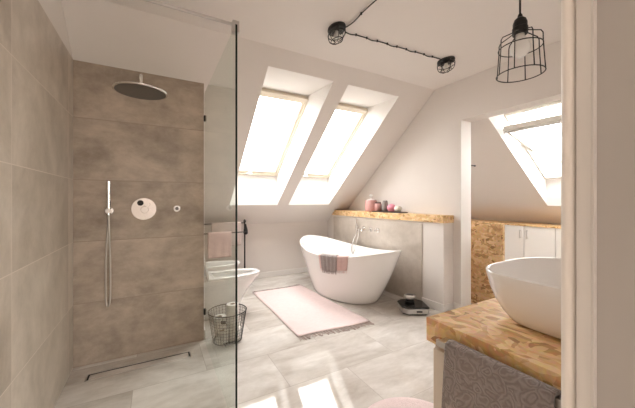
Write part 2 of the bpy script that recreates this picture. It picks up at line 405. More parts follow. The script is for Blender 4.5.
me = bpy.data.meshes.new('ceiling_dressing'); bm.to_mesh(me); bm.free(); me.materials.append(M['paint']); me.materials.append(M['reveal'])
o = bpy.data.objects.new('ceiling_dressing', me); COL.objects.link(o); o['kind'] = 'structure'
bm = B(); prism(bm, [(XJ, 0), (5.1, 0), (5.1, z2(5.1)), (XJ, z2(XJ))], 'Y', 3.6, 3.7); struct('wall_far', bm, 'paint')
bm = B(); box(bm, 5.0, 5.1, YN, 3.6, 0, z2(5.0)); struct('wall_knee', bm, 'paint')
# tilted roof window
w = bpy.data.objects.new('window_3', None); COL.objects.link(w); w['kind'] = 'structure'; w.location = (W3B[0], S3[2], W3B[1])
d = Vector((W3B[0]-W3T[0], 0, W3B[1]-W3T[1])); dl = d.length; d.normalize(); n = Vector((-d.z, 0, d.x)); n = n if n.z > 0 else -n
O3 = Vector((W3T[0], 0, W3T[1]))
def bar3(bm, ya, yb, s0, s1, n0, n1, O, dd, nn):
    c = O+dd*((s0+s1)/2)+nn*((n0+n1)/2); c.y = (ya+yb)/2
    obox(bm, c, dd, (0, 1, 0), nn, (s1-s0)/2, (yb-ya)/2, (n1-n0)/2)
ya, yb = S3[2]+.001, S3[3]-.001
bm = B()
bar3(bm, ya, ya+.02, 0, dl, 0, .06, O3, d, n); bar3(bm, yb-.02, yb, 0, dl, 0, .06, O3, d, n)
bar3(bm, ya+.02, yb-.02, 0, .03, 0, .06, O3, d, n); bar3(bm, ya+.02, yb-.02, dl-.03, dl, 0, .06, O3, d, n)
obj('window_frame', bm, 'whitewood', w, bevel=.002)
th = math.radians(20); rot = Matrix.Rotation(-th, 3, 'Y')
cen = O3+d*(dl/2)+n*.03
ds, ns = rot @ d, rot @ n
if (cen-ds*(dl/2)).z > (cen-d*(dl/2)).z: rot = Matrix.Rotation(th, 3, 'Y'); ds, ns = rot @ d, rot @ n
Os = cen-ds*(dl/2-.02); sl = dl-.04; a_, b_ = ya+.024, yb-.024
bm = B()
bar3(bm, a_, a_+.028, 0, sl, -.02, .02, Os, ds, ns); bar3(bm, b_-.028, b_, 0, sl, -.02, .02, Os, ds, ns)
bar3(bm, a_, b_, 0, .05, -.03, .03, Os, ds, ns); bar3(bm, a_, b_, sl-.05, sl, -.02, .02, Os, ds, ns)
obj('sash', bm, 'whitewood', w, bevel=.003)
bm = B(); bar3(bm, a_+.02, b_-.02, .03, sl-.03, -.004, .004, Os, ds, ns); obj('pane', bm, 'pane', w)
bm = B(); c0 = Os+ns*-.05+ds*.012; cyl(bm, (c0.x, a_+.01, c0.z), (c0.x, b_-.01, c0.z), .011, 12); 
for yy in (a_+.03, b_-.03): cyl(bm, (c0.x, yy, c0.z), (c0.x+ns.x*.03, yy, c0.z+ns.z*.03), .006, 8)
obj('handle', bm, 'steel', w)
for yy in (ya+.03, yb-.03):
    bm = B(); cyl(bm, (W3T[0]+.1, yy, W3T[1]-.05), (Os.x+.05, yy, Os.z-.01), .004, 8); obj('hinge_arm', bm, 'steel', w)

# unseen hall behind the camera; closed to cut light, opening added for fill
bm = B()
for q in ((-.66, .45, 0, ZC), (1.5, 2.2, 0, ZC), (.45, 1.5, 0, .5), (.45, 1.5, 2.45, ZC)): box(bm, q[0], q[1], -1.3, -1.2, q[2], q[3])
struct('wall_hall_fill_opening', bm, 'paint')
bm = B(); box(bm, 1.5, 1.6, -1.2, 0, 0, ZC); struct('wall_hall_right', bm, 'paint')
# baseboards
def bb(name, *a):
    bm = B(); box(bm, *a)
    if name == 'baseboard_half': skew(bm)
    o = struct(name, bm, 'base', bevel=.004); return o
bb('baseboard_back', XG, XH-.012, YK-.014, YK, 0, .085)
bb('baseboard_toilet', XG, XG+.014, 2.71, YK-.014, 0, .085)
bb('baseboard_half', XH-.014, XH, YH-.014, 2.392, 0, .085)
bb('baseboard_end', XH, XR, YH-.014, YH, 0, .085)
bb('baseboard_wall', XR-.014, XR, YE-.006, YH-.014, 0, .085)

# ---------------------------------------------------------------- shower
g = thing('shower_screen', 'tall clear glass shower screen standing between the walk-in shower and the toilet', 'shower screen', (XG+.02, 2.12, 0))
GY = 1.556
bm = B(); box(bm, XG+.002, XG+.010, GY+.004, YS-.004, .002, 2.15); obj('glass_pane', bm, 'glass', g)
bm = B(); box(bm, XG+.001, XG+.011, GY, GY+.004, .002, 2.15); obj('edge', bm, 'gedge', g, label='dark polished front edge')
for zz in (1.93, .25):
    bm = B(); box(bm, XG-.004, XG+.016, YS-.03, YS-.001, zz-.025, zz+.025); obj('wall_clamp', bm, 'dkmetal', g, bevel=.003)
bm = B(); box(bm, XL+.012, XG+.02, GY+.018, GY+.028, 2.150, 2.165); obj('support_bar', bm, 'steel', g, bevel=.002, label='flat steel stabiliser bar')
bm = B(); box(bm, XG-.012, XG+.024, GY+.008, GY+.040, 2.115, 2.176); obj('bar_clamp', bm, 'steel', g, bevel=.003)
bm = B(); box(bm, XL, XL+.012, GY+.004, GY+.044, 2.138, 2.180); obj('wall_mount', bm, 'steel', g, bevel=.002)

h = thing('rain_shower_head', 'round flat chrome rain shower head on an arm high on the tiled wall', 'shower head', (-.09, YS, 2.06))
hc = (-.088, 2.28, 1.942)
bm = B(); lathe(bm, hc, [(.150, 0), (.160, .003), (.160, .008), (.150, .012), (.05, .016), (.026, .026), (.022, .034)], 48); obj('head_disc', bm, 'chrome', h, smooth=True)
bm = B(); lathe(bm, hc, [(.148, -.0015), (.148, .001)], 48); obj('nozzle_face', bm, 'gunk', h, label='dark grey nozzle face')
bm = B(); tube(bm, spline([(hc[0], hc[1], 1.972), (hc[0], hc[1], 2.035), (hc[0], hc[1]+.015, 2.056), (hc[0], hc[1]+.05, 2.062), (hc[0], YS-.01, 2.062)], 5), .010, 14); obj('arm', bm, 'chrome', h, smooth=True)
bm = B(); cyl(bm, (hc[0], YS-.012, 2.062), (hc[0], YS, 2.062), .03, 28); obj('rosette', bm, 'chrome', h)

def wall_disc(bm, x, z, r, d, y=YS, seg=40): cyl(bm, (x, y-d, z), (x, y, z), r, seg)
t = thing('shower_mixer', 'round chrome thermostatic shower mixer plate on the tiled wall', 'shower mixer', (-.084, YS, 1.15))
bm = B(); wall_disc(bm, -.084, 1.15, .088, .012); obj('cover_plate', bm, 'chrome', t, bevel=.003)
bm = B(); cyl(bm, (-.078, YS-.065, 1.145), (-.078, YS-.012, 1.145), .027, 28); obj('knob', bm, 'chrome', t, bevel=.003)
bm = B(); wall_disc(bm, -.102, 1.196, .0001, .001) if 0 else cyl(bm, (-.108, YS-.022, 1.198), (-.108, YS-.012, 1.198), .022, 24); obj('diverter_button', bm, 'blackgl', t, label='black diverter button')
bm = B(); obox(bm, (-.062, YS-.058, 1.166), (.6, 0, .8), (0, 1, 0), (-.8, 0, .6), .03, .006, .006); obj('lever', bm, 'chrome', t)
t = thing('water_outlet', 'small round dark valve outlet on the tiled wall right of the mixer', 'valve', (.153, YS, 1.15))
bm = B(); wall_disc(bm, .153, 1.15, .026, .010); obj('rosette', bm, 'steel', t, bevel=.002)
bm = B(); cyl(bm, (.153, YS-.03, 1.15), (.153, YS-.01, 1.15), .014, 20); obj('knob', bm, 'gunk', t)
t = thing('hand_shower', 'slim chrome hand shower on its wall holder with a looping hose', 'hand shower', (-.312, YS, 1.14))
bm = B(); tube(bm, [(-.308, YS-.062, 1.11), (-.308, YS-.060, 1.18), (-.308, YS-.056, 1.36)], [.010, .0125, .0125], 16); obj('handle', bm, 'chrome', t, smooth=False)
bm = B(); cyl(bm, (-.308, YS-.03, 1.14), (-.308, YS, 1.14), .028, 24); box(bm, -.324, -.292, YS-.078, YS-.03, 1.125, 1.155); obj('holder', bm, 'chrome', t, bevel=.003)
bm = B(); tube(bm, spline([(-.308, YS-.062, 1.11), (-.306, YS-.06, 1.0), (-.30, YS-.05, .75), (-.300, YS-.045, .52), (-.306, YS-.04, .445), (-.316, YS-.036, .425), (-.326, YS-.03, .445), (-.330, YS-.026, .53), (-.328, YS-.024, .8), (-.318, YS-.024, 1.0), (-.312, YS-.024, 1.12)], 8), .0065, 10); obj('hose', bm, 'steel', t, smooth=True, label='ribbed metal hose')

t = thing('floor_drain', 'long narrow steel shower channel drain set in the shower floor', 'drain', (-.09, 2.515, 0))
bm = B(); x0, x1, y0, y1 = -.42, .242, 2.468, 2.558
for q in ((x0, x1, y0, y0+.006), (x0, x1, y1-.006, y1), (x0, x0+.008, y0, y1), (x1-.008, x1, y0, y1)): box(bm, *q, -.004, .002)
obj('drain_frame', bm, 'steel', t)
bm = B()
box(bm, x0+.008, x0+.018, y0+.006, y1-.006, -.004, .0012); box(bm, x1-.018, x1-.008, y0+.006, y1-.006, -.004, .0012); box(bm, x0+.018, x1-.018, y1-.016, y1-.006, -.004, .0012)
obj('slot', bm, 'black', t, label='black drain slot')
bm = B(); box(bm, x0+.018, x1-.018, y0+.006, y1-.016, -.004, .0016); obj('tile_insert', bm, 'floor', t)

# ---------------------------------------------------------------- bath
cx, cy, ph, ta, tb, tz0, tz1, ta2, tb2 = 2.178, 3.197, -.097, .874, .44, .552, .671, .509, .324
def tub_pt(T, a, b, z):
    u, w = a*math.cos(T), b*math.sin(T)
    return Vector((cx+u*math.sin(ph)+w*math.cos(ph), cy+u*math.cos(ph)-w*math.sin(ph), z))
def rimz(T): return tz0+(tz1-tz0)*math.cos(T)**2
def tub_outer(T, s, off=0):
    k = s**.82 if s > 0 else 0
    return tub_pt(T, ta2+(ta-ta2)*k+off, tb2+(tb-tb2)*k+off, rimz(T)*s)
NT = 96
bm = B(); TT = [2*PI*k/NT for k in range(NT)]
rings = [[tub_outer(T, s, -.012 if s == 0 else 0) for T in TT] for s in (0, .02, .08, .2, .35, .5, .65, .8, .9, .97)]
rings[0] = [Vector((p.x, p.y, .0)) for p in rings[0]]
rings.append([tub_pt(T, ta, tb, rimz(T)-.006) for T in TT]); rings.append([tub_pt(T, ta-.005, tb-.005, rimz(T)) for T in TT])
rings.append([tub_pt(T, ta-.019, tb-.019, rimz(T)) for T in TT]); rings.append([tub_pt(T, ta-.026, tb-.026, rimz(T)-.008) for T in TT])
for s in (.9, .75, .6, .45, .34): rings.append([tub_pt(T, (ta2-.03)+(ta-.03-ta2+.03)*s**.8, (tb2-.04)+(tb-.03-tb2+.04)*s**.8, rimz(T)*s) for T in TT])
rings.append([tub_pt(T, ta2-.10, tb2-.09, .15) for T in TT]); rings.append([tub_pt(T, .05, .05, .14) for T in TT])
loft(bm, rings)
tubo = thing('bathtub', 'white freestanding slipper bathtub with raised ends beside the tiled half wall', 'bathtub', (cx, cy, 0))
obj('tub_shell', bm, 'acrylic', tubo, smooth=True)
bm = B(); c = tub_pt(0, 0, 0, .141); lathe(bm, c, [(.035, 0), (.035, .006), (.02, .009)], 24); obj('drain', bm, 'chrome', tubo)

def drape(name, T0, T1_, inside, outside, off, th, mat, label, cat, n=26, wav=.004):
    """towel folded over the near rim: v from inside depth over the rim to outside depth"""
    def fn(u, v):
        T = math.radians(T0+(T1_-T0)*u); L = (inside+outside+.05)*v; rz = rimz(T)
        o_ = off+wav*math.sin(u*n)
        if L < inside:
            z = rz-(inside-L); s = z/rz
            k = max(s, .05)**.8
            return tub_pt(T, (ta2-.03)+(ta-ta2)*k-o_, (tb2-.04)+(tb-.03-tb2+.04)*k-o_, z)
        if L < inside+.05:
            q = (L-inside)/.05; e = -.032-o_+q*(.032+2*o_)
            return tub_pt(T, ta+e, tb+e, rz+(off+.001)*math.sin(PI*q)**.5)
        z = rz-(L-inside-.05); return tub_outer(T, z/rz, o_)
    bm = B(); grid_sheet(bm, fn, 40, 44, th)
    t = thing(name, label, cat, tub_pt(math.radians((T0+T1_)/2), ta, tb, tz0))
    obj('cloth', bm, mat, t, smooth=True)
    # short fringe along the outer hem
    bm = B(); 
    for i in range(26):
        u = (i+.5)/26; T = math.radians(T0+(T1_-T0)*u)
        p = Vector(fn(u, 1)); q = tub_outer(T+random.uniform(-.02, .02), (p.z-.032)/rimz(T), off+.004)
        tube(bm, [p, (p+q)/2+Vector((random.uniform(-.004, .004), 0, 0)), q], .0022, 5)
    obj('fringe', bm, mat, t)
    return t
drape('bath_towel', 235, 267, .10, .165, .006, .005, 'towelp', 'pink towel draped over the near rim of the bathtub, mostly under the taupe one', 'towel')
drape('bath_towel', 246, 264, .08, .18, .016, .005, 'towelg2', 'taupe grey fringed towel draped over the pink one on the bathtub rim', 'towel')

# bath mixer on the half wall
fx = XH-.056
t = thing('bath_mixer', 'wall mounted chrome bath mixer with hand shower above the bathtub', 'bath tap', (fx, 3.3, .80))
for y in (3.42, 3.27, 3.12):
    bm = B(); cyl(bm, (fx-.01, y, .80), (XH-.0115-.038*(y-YH), y, .80), .033, 28); obj('rosette', bm, 'chrome', t)
for y in (3.42, 3.12):
    bm = B(); cyl(bm, (fx-.05, y, .80), (fx-.01, y, .80), .02, 20); cyl(bm, (fx-.042, y, .80), (fx-.042, y, .85), .005, 8); obj('knob', bm, 'chrome', t)
bm = B(); tube(bm, spline([(fx-.01, 3.27, .80), (fx-.10, 3.27, .80), (fx-.16, 3.27, .797), (fx-.175, 3.27, .775)], 5), .013, 14); obj('spout', bm, 'chrome', t, smooth=True)
bm = B(); cyl(bm, (fx-.02, 3.55, .80), (XH-.0115-.038*(3.578-YH), 3.55, .80), .028, 24); box(bm, fx-.055, fx-.01, 3.535, 3.565, .785, .815); obj('holder', bm, 'chrome', t, bevel=.003)
bm = B(); tube(bm, [(fx-.045, 3.55, .76), (fx-.045, 3.553, .83), (fx-.045, 3.557, .945)], [.010, .012, .013], 14); obj('hand_shower', bm, 'chrome', t)
bm = B(); tube(bm, spline([(fx-.045, 3.55, .76), (fx-.06, 3.545, .71), (fx-.11, 3.53, .64), (fx-.155, 3.51, .575), (fx-.18, 3.49, .48), (fx-.17, 3.47, .44), (fx-.145, 3.46, .50), (fx-.11, 3.47, .60), (fx-.05, 3.50, .70), (fx-.018, 3.53, .785)], 7), .006, 8); obj('hose', bm, 'steel', t, smooth=True)

# OSB shelf on the half wall
za, zb = .969, 1.052
bm = B(); prism(bm, [(YH-.012, za), (YC+(ZC-za)/T1-.004, za), (YC+(ZC-zb)/T1-.004, zb), (YH-.012, zb)], 'X', XH-.020, XR); skew(bm)
sh = recenter(obj('wall_shelf', bm, 'osb_s', bevel=.002)); tag(sh, 'long thick strand board shelf capping the half wall above the bathtub', 'shelf')

zt = zb
bm = B(); box(bm, 2.73, 2.86, 2.74, 3.30, zt, zt+.012); tray = obj('tray', bm, 'traym', bevel=.003); tag(recenter(tray), 'narrow dark tray lying on the strand board shelf', 'tray')
ztr = zt+.0125
t = thing('candle_jar', 'dusty pink glass jar with a clear stopper on the dark tray end', 'jar', (2.865, 3.44, zt))
bm = B(); lathe(bm, (2.80, 3.41, zt), [(.074, 0), (.086, .004), (.088, .02), (.088, .150), (.080, .165), (.07, .168)], 36); obj('jar_body', bm, 'pinkglass', t, smooth=True)
bm = B(); lathe(bm, (2.80, 3.41, zt+.168), [(.068, 0), (.068, .010), (.03, .016), (.010, .02), (.010, .045), (.022, .055), (.026, .07), (.02, .085), (.006, .092)], 28); obj('stopper', bm, 'frost', t, smooth=True, label='clear glass stopper')
t = thing('jar', 'small dark red jar behind the pink stoppered jar on the tray', 'jar', (2.80, 3.25, ztr))
bm = B(); lathe(bm, (2.80, 3.25, ztr), [(.045, 0), (.05, .004), (.05, .10), (.04, .11)], 24); obj('jar_body', bm, 'pinkglass', t, smooth=True)
bm = B(); lathe(bm, (2.80, 3.25, ztr+.11), [(.042, 0), (.042, .015)], 24); obj('lid', bm, 'traym', t)
bm = B(); lathe(bm, (2.795, 3.10, ztr), [(.036, 0), (.042, .004), (.044, .05), (.036, .13), (.03, .15), (.026, .15)], 28)
t = tag(recenter(obj('vase', bm, 'greyst', smooth=True)), 'small grey tapered vase standing on the dark tray', 'vase')
bm = B(); lathe(bm, (2.795, 2.97, ztr), [(.03, 0), (.05, .015), (.062, .045), (.058, .075), (.035, .095), (.012, .105)], 28)
t = tag(recenter(obj('ornament', bm, 'pink', smooth=True)), 'bright pink round ornament beside the grey vase on the tray', 'ornament')
bm = B(); sphere(bm, (2.795, 2.85, ztr+.042), .05, 24, 14, .84)
t = tag(recenter(obj('bath_sponge', bm, 'cream', smooth=True)), 'cream round bath sponge at the right end of the tray', 'sponge')

# ---------------------------------------------------------------- bathroom scale with glass bowl
ang = -.506
def R2(px, py, z, c): 
    return (c[0]+px*math.cos(ang)-py*math.sin(ang), c[1]+px*math.sin(ang)+py*math.cos(ang), z)
bc = (2.47, 2.30)
def chamf(w, d, ch, z): return [R2(px, py, z, bc) for px, py in ((-w+ch, -d), (w-ch*.4, -d), (w, -d+ch*.4), (w, d-ch), (w-ch, d), (-w+ch, d), (-w, d-ch), (-w, -d+ch))]
t = thing('bathroom_scale', 'black and silver boxy scale on the floor by the half wall corner', 'scale', (bc[0], bc[1], 0))
bm = B(); loft(bm, [chamf(.125, .125, .05, 0), chamf(.13, .13, .05, .016)]); obj('foot', bm, 'black', t)
bm = B(); loft(bm, [chamf(.136, .136, .05, .016), chamf(.142, .142, .052, .070)]); obj('silver_band', bm, 'steel', t, label='silver side band')
bm = B(); loft(bm, [chamf(.143, .143, .053, .070), chamf(.142, .142, .053, .082), chamf(.13, .13, .05, .087)]); obj('top_plate', bm, 'blackgl', t, label='black top plate')
bm = B(); obox(bm, R2(.03, -.141, .043, bc), (math.cos(ang), math.sin(ang), 0), (-math.sin(ang), math.cos(ang), 0), (0, 0, 1), .03, .003, .006); obj('display', bm, 'blackgl', t)
kc = (2.47, 2.34, .0875)
t = thing('glass_bowl', 'small glass bowl with black base standing on the black scale', 'bowl', kc)
bm = B(); lathe(bm, kc, [(.035, 0), (.05, .005), (.052, .022), (.03, .03)], 28); obj('base', bm, 'blackgl', t, smooth=True)
bm = B(); lathe(bm, kc, [(.02, .03), (.05, .036), (.066, .056), (.062, .074), (.045, .082), (.04, .080), (.055, .07), (.058, .056), (.044, .042), (.01, .036)], 32); obj('bowl', bm, 'steel', t, smooth=True)

# ---------------------------------------------------------------- rugs
def rug():
    c = [(1.112, 3.735), (1.805, 3.745), (1.872, 2.30), (1.105, 2.345)]
    t = thing('bath_rug', 'pale pink rectangular cotton rug with fringed ends in front of the bathtub', 'rug', (1.47, 3.03, 0))
    def P(u, v):
        a = Vector(c[0]).lerp(Vector(c[1]), u); b = Vector(c[3]).lerp(Vector(c[2]), u); p = a.lerp(b, v)
        return (p.x+.006*math.sin(v*9)*(u-.5), p.y+.008*math.sin(u*7), .007+.0015*math.sin(v*31+u*5)*math.sin(u*14))
    bm = B(); grid_sheet(bm, P, 30, 60, .009); obj('weave', bm, 'rugpink', t, smooth=True)
    for v, s in ((1, -1), (0, 1)):
        bm = B()
        for i in range(86):
            u = (i+.5)/86; p = P(u, v); ln = random.uniform(.05, .085); dx = random.uniform(-.03, .03)
            tube(bm, [(p[0], p[1], .007), (p[0]+dx*.4, p[1]+s*ln*.5, .005), (p[0]+dx, p[1]+s*ln, .003)], .0026, 5)
        f = obj('fringe', bm, 'fringe', t, label='knotted greyish fringe'); f['kind'] = 'stuff'
rug()
bm = B(); lathe(bm, (1.165, 1.05, 0), [(.29, 0), (.305, .006), (.30, .016), (.27, .02), (.0, .02)], 64)
tag(recenter(obj('round_mat', bm, 'rugpink', smooth=True)), 'round pale pink mat at the bottom edge beside the washbasin counter', 'mat')

# ---------------------------------------------------------------- toilet, bidet, rack, basket
def dring(x0, L, b, z, e=2.3, n=56, yc=0, flat=.30):
    """D-shaped outline: straight sides at the wall end, rounded nose"""
    out = []; xs_ = L*flat
    m = n//2
    for k in range(m+1):
        t = -PI/2+PI*k/m; co, si = math.cos(t), math.sin(t)
        out.append((x0+xs_+(L-xs_)*max(co, 0)**(2/e), yc+b*math.copysign(abs(si)**(2/e), si), z))
    for k in range(1, n-m): 
        q = k/(n-m)
        # back edge, from +b to -b through x0
        if q < .3: out.append((x0+xs_*(1-q/.3), yc+b, z))
        elif q < .7: out.append((x0, yc+b*(1-2*(q-.3)/.4), z))
        else: out.append((x0+xs_*((q-.7)/.3), yc-b, z))
    return out
def wc(name, x, y, L, label, cat, seat=True, rim=.40):
    t = thing(name, label, cat, (x+L/2, y, 0))
    bm = B(); R_ = []
    for z, l, b in ((0, .40, .115), (.05, .405, .118), (.15, .44, .125), (.25, .50, .14), (.32, .56, .158), (.37, .60, .172), (rim-.01, .62, .178), (rim, .618, .176)):
        R_.append(dring(x, l*L/.62, b, z, yc=y))
    i0 = dring(x+.13, L-.17, .135, rim, yc=y, e=2.1, flat=.2)
    R_.append(i0)
    R_.append(dring(x+.135, L-.18, .130, rim-.02, yc=y, e=2.1, flat=.2)); R_.append(dring(x+.16, L-.25, .10, rim-.12, yc=y, e=2, flat=.2)); R_.append(dring(x+.2, L-.38, .05, rim-.2, yc=y, e=2, flat=.2))
    loft(bm, R_); obj('bowl', bm, 'ceramic', t, smooth=True)
    if seat:
        bm = B(); zz = rim+.004
        loft(bm, [dring(x+.085, L-.083, .182, zz, yc=y), dring(x+.085, L-.081, .184, zz+.01, yc=y), dring(x+.09, L-.088, .178, zz+.02, yc=y), dring(x+.155, L-.215, .115, zz+.018, yc=y, e=2.1, flat=.2), dring(x+.155, L-.215, .115, zz, yc=y, e=2.1, flat=.2)], closed=True)
        obj('seat', bm, 'acrylic', t, smooth=True)
        bm = B(); th = math.radians(101); hx, hz = x+.10, zz+.022
        def fold(p, k): 
            u = p[0]-(x+.10)
            return (hx+u*math.cos(th)-k*math.sin(th), p[1], hz+u*math.sin(th)+k*math.cos(th))
        a = dring(x+.10, L-.14, .180, 0, yc=y)
        loft(bm, [[fold(p, k) for p in a] for k in (0, .018)]); obj('lid', bm, 'acrylic', t, bevel=.005)
        for s in (-1, 1):
            bm = B(); cyl(bm, (x+.085, y+s*.075-.02, zz+.02), (x+.085, y+s*.075+.02, zz+.02), .011, 12); obj('hinge', bm, 'chrome', t)
    else:
        bm = B(); lathe(bm, (x+.075, y, rim), [(.024, 0), (.024, .05), (.02, .06)], 20); tube(bm, [(x+.075, y, rim+.045), (x+.17, y, rim+.06)], .011, 10)
        tube(bm, [(x+.075, y, rim+.06), (x+.06, y, rim+.10)], .005, 8); obj('tap', bm, 'chrome', t)
wc('toilet', XG+.001, 3.235, .66, 'white floor-standing toilet with raised lid behind the glass screen', 'toilet', rim=.405)
wc('bidet', XG+.001, 3.86, .60, 'low white bidet standing beyond the toilet, near the towel rack', 'bidet', seat=False, rim=.415)

t = thing('towel_rack', 'slim black freestanding towel rack behind the bidet', 'towel rack', (.85, 4.15, 0))
RX0, RX1, RY = .50, 1.115, 4.17
for x_ in (RX0, RX1):
    bm = B(); tube(bm, [(x_, RY, .014), (x_, RY, .90)], .011, 12); obj('post', bm, 'black', t)
    bm = B(); lathe(bm, (x_, RY, .90), [(.012, 0), (.02, .008), (.02, .03), (.012, .04), (.008, .045)], 16); obj('finial', bm, 'black', t)
    bm = B(); box(bm, x_-.014, x_+.014, RY-.11, RY+.10, 0, .014); obj('foot', bm, 'black', t, bevel=.002)
    bm = B(); cyl(bm, (x_, RY-.107, .775), (x_, RY-.008, .775), .006, 10); obj('rail_bracket', bm, 'black', t)
bm = B(); cyl(bm, (RX0, RY, .895), (RX1, RY, .895), .007, 10); obj('rail', bm, 'black', t)
bm = B(); cyl(bm, (RX0, RY-.10, .775), (RX1, RY-.10, .775), .007, 10); obj('rail', bm, 'black', t)
bm = B(); lathe(bm, (RX1+.005, RY-.03, .73), [(.018, 0), (.032, .02), (.028, .07), (.016, .12), (.01, .15)], 16); 
obj('tassel', bm, 'cord', t, smooth=True, label='black tassel hanging from the post')
def hang(x0, x1, y, zt_, zb_, mat, label, th=.009, back=.25):
    def fn(u, v):
        L = (zt_-zb_)+back+.05; l = v*L; x_ = x0+(x1-x0)*u; w = .006*math.sin(u*17+v*2)
        if l < back: return (x_, y+.018+w*.5, zt_-(back-l))
        if l < back+.05:
            q = (l-back)/.05; return (x_, y+.018*math.cos(PI*q)+w*.5*(1-q), zt_+.014*math.sin(PI*q))
        return (x_, y-.018-w*((l-back-.05)*2)-.0, zt_-(l-back-.05))
    bm = B(); grid_sheet(bm, fn, 28, 36, th)
    o = obj('hanging_towel', bm, mat, smooth=True); tag(recenter(o), label, 'towel')
hang(.60, .90, RY-.10, .775, .45, 'towelp', 'pink towel hanging on the lower front rail of the black rack')
hang(.66, 1.06, RY, .895, .58, 'towelpl', 'pale greyish pink towel hanging on the top rail of the black rack', th=.008)

# wire basket with paper rolls
bx, by = .545, 2.60
t = thing('wire_basket', 'dark wire basket holding toilet paper beside the glass screen', 'basket', (bx, by, 0))
def rb(z): return .118+(.160-.118)*(z/.262)
for nm, z, r in (('rim', .262, .0045), ('base_ring', .012, .004)):
    bm = B(); tube(bm, ringpts((bx, by, z), rb(z), 40), r, 8, True); obj(nm, bm, 'black', t, smooth=True)
bm = B()
for k in range(34):
    a = 2*PI*k/34; tube(bm, [(bx+rb(.012)*math.cos(a), by+rb(.012)*math.sin(a), .012), (bx+rb(.262)*math.cos(a), by+rb(.262)*math.sin(a), .262)], .0014, 5)
for z in [.035+.026*k for k in range(9)]: tube(bm, ringpts((bx, by, z), rb(z), 34), .0012, 5, True)
obj('wire_mesh', bm, 'black', t)
bm = B()
for k in range(9):
    q = -.10+.025*k; l = math.sqrt(.117**2-q*q); tube(bm, [(bx-l, by+q, .010), (bx+l, by+q, .010)], .0013, 5); tube(bm, [(bx+q, by-l, .010), (bx+q, by+l, .010)], .0013, 5)
obj('base_mesh', bm, 'black', t)
bm = B(); a0 = math.radians(-115)
obox(bm, (bx+.148*math.cos(a0), by+.148*math.sin(a0), .215), (-math.sin(a0), math.cos(a0), 0), (math.cos(a0), math.sin(a0), 0), (0, 0, 1), .02, .003, .014); obj('tag', bm, 'black', t, bevel=.003)
def roll(p, label):
    t = thing('toilet_paper', label, 'toilet paper', p, 'toilet paper rolls in the wire basket')
    bm = B(); loft(bm, [circ((p[0], p[1], p[2]), .052, 32), circ((p[0], p[1], p[2]+.098), .052, 32), circ((p[0], p[1], p[2]+.1), .05, 32), circ((p[0], p[1], p[2]+.1), .022, 32), circ((p[0], p[1], p[2]), .022, 32)], closed=True)
    obj('paper', bm, 'paper', t)
    bm = B(); loft(bm, [circ((p[0], p[1], p[2]+.001), .0218, 24), circ((p[0], p[1], p[2]+.0995), .0218, 24), circ((p[0], p[1], p[2]+.0995), .019, 24), circ((p[0], p[1], p[2]+.001), .019, 24)], closed=True)
    obj('cardboard_core', bm, 'card', t)
lw = 'white toilet paper roll in the lower layer inside the wire basket'
for k in range(3):
    a = math.radians(90+120*k); roll((bx+.0615*math.cos(a), by+.0615*math.sin(a), .0125), lw)
roll((bx-.062, by+.02, .1135), 'white toilet paper roll in the upper layer at the left side of the wire basket')
roll((bx+.046, by-.015, .1135), 'white toilet paper roll directly under the topmost roll in the basket')
roll((bx+.040, by-.012, .2145), 'topmost white toilet paper roll sticking out of the wire basket')

# ---------------------------------------------------------------- washbasin counter
CZ = .854
bm = B(); box(bm, .741, 1.345, YN+.002, .634, .782, CZ)
tag(recenter(obj('countertop', bm, 'osb', bevel=.0015)), 'thick strand board countertop in the foreground under the washbasin', 'countertop')
t = thing('vanity_cabinet', 'cream painted cabinet under the strand board countertop', 'cabinet', (1.05, .4, 0))
bm = B(); box(bm, .768, 1.33, YN+.01, .622, 0, .7815); obj('body', bm, 'vanity', t, bevel=.002)
bm = B(); box(bm, .750, .768, .215, .615, .06, .765); obj('door', bm, 'vanity', t, bevel=.002)
t = thing('towel_rail', 'chrome towel rail fixed to the front of the strand board countertop', 'towel rail', (.72, .43, .82))
bm = B(); box(bm, .702, .714, .250, .567, .804, .822); obj('bar', bm, 'steel', t, bevel=.002)
for y in (.262, .553):
    bm = B(); box(bm, .714, .741, y-.010, y+.010, .806, .820); obj('bracket', bm, 'steel', t, bevel=.002)
def ht(u, v):
    y = .279+(.527-.279)*u; back, fr = .16, .185; L = back+fr+.03; l = v*L; zt_ = .829; w = .0025*math.sin(u*21)
    if l < back: return (.7235+w*.3, y, zt_-.004-(back-l))
    if l < back+.03:
        q = (l-back)/.03; return (.708+.0155*math.cos(PI*q), y, zt_-.004+.007*math.sin(PI*q))
    k = (l-back-.03); return (.6925-.012*min(1, k*6)+w*k*6, y+.010*k*(u-.5)*4, zt_-.004-k)
bm = B(); grid_sheet(bm, ht, 36, 50, .007)
tag(recenter(obj('hand_towel', bm, 'towelg', smooth=True)), 'grey damask patterned towel hanging from the rail in front of the countertop', 'towel')

# washbasin
sx, sy = 1.092, .385
bm = B(); R_ = []
def sr(a, b, z, e=3.0, dx=0, dy=0): return sellipse(sx+dx, sy+dy, a, b, z, e, 72)
for a, b, z in ((.165, .128, .0), (.178, .140, .006), (.196, .158, .03), (.213, .175, .062), (.225, .187, .095), (.232, .194, .126), (.236, .198, .146)): R_.append(sr(a, b, CZ+z+.001))
for a, b, z in ((.2355, .1975, .1495), (.232, .194, .151), (.2285, .1905, .1495), (.226, .188, .144), (.216, .178, .11), (.198, .160, .08), (.168, .132, .045), (.11, .09, .027), (.03, .03, .024)): R_.append(sr(a, b, CZ+z+.001))
t = thing('washbasin', 'white rounded countertop washbasin on the strand board counter', 'washbasin', (sx, sy, CZ+.001))
loft(bm, R_); obj('basin', bm, 'ceramic', t, smooth=True)
bm = B(); lathe(bm, (sx, sy, CZ+.025), [(.028, 0), (.028, .004), (.02, .007)], 24); obj('drain', bm, 'chrome', t)

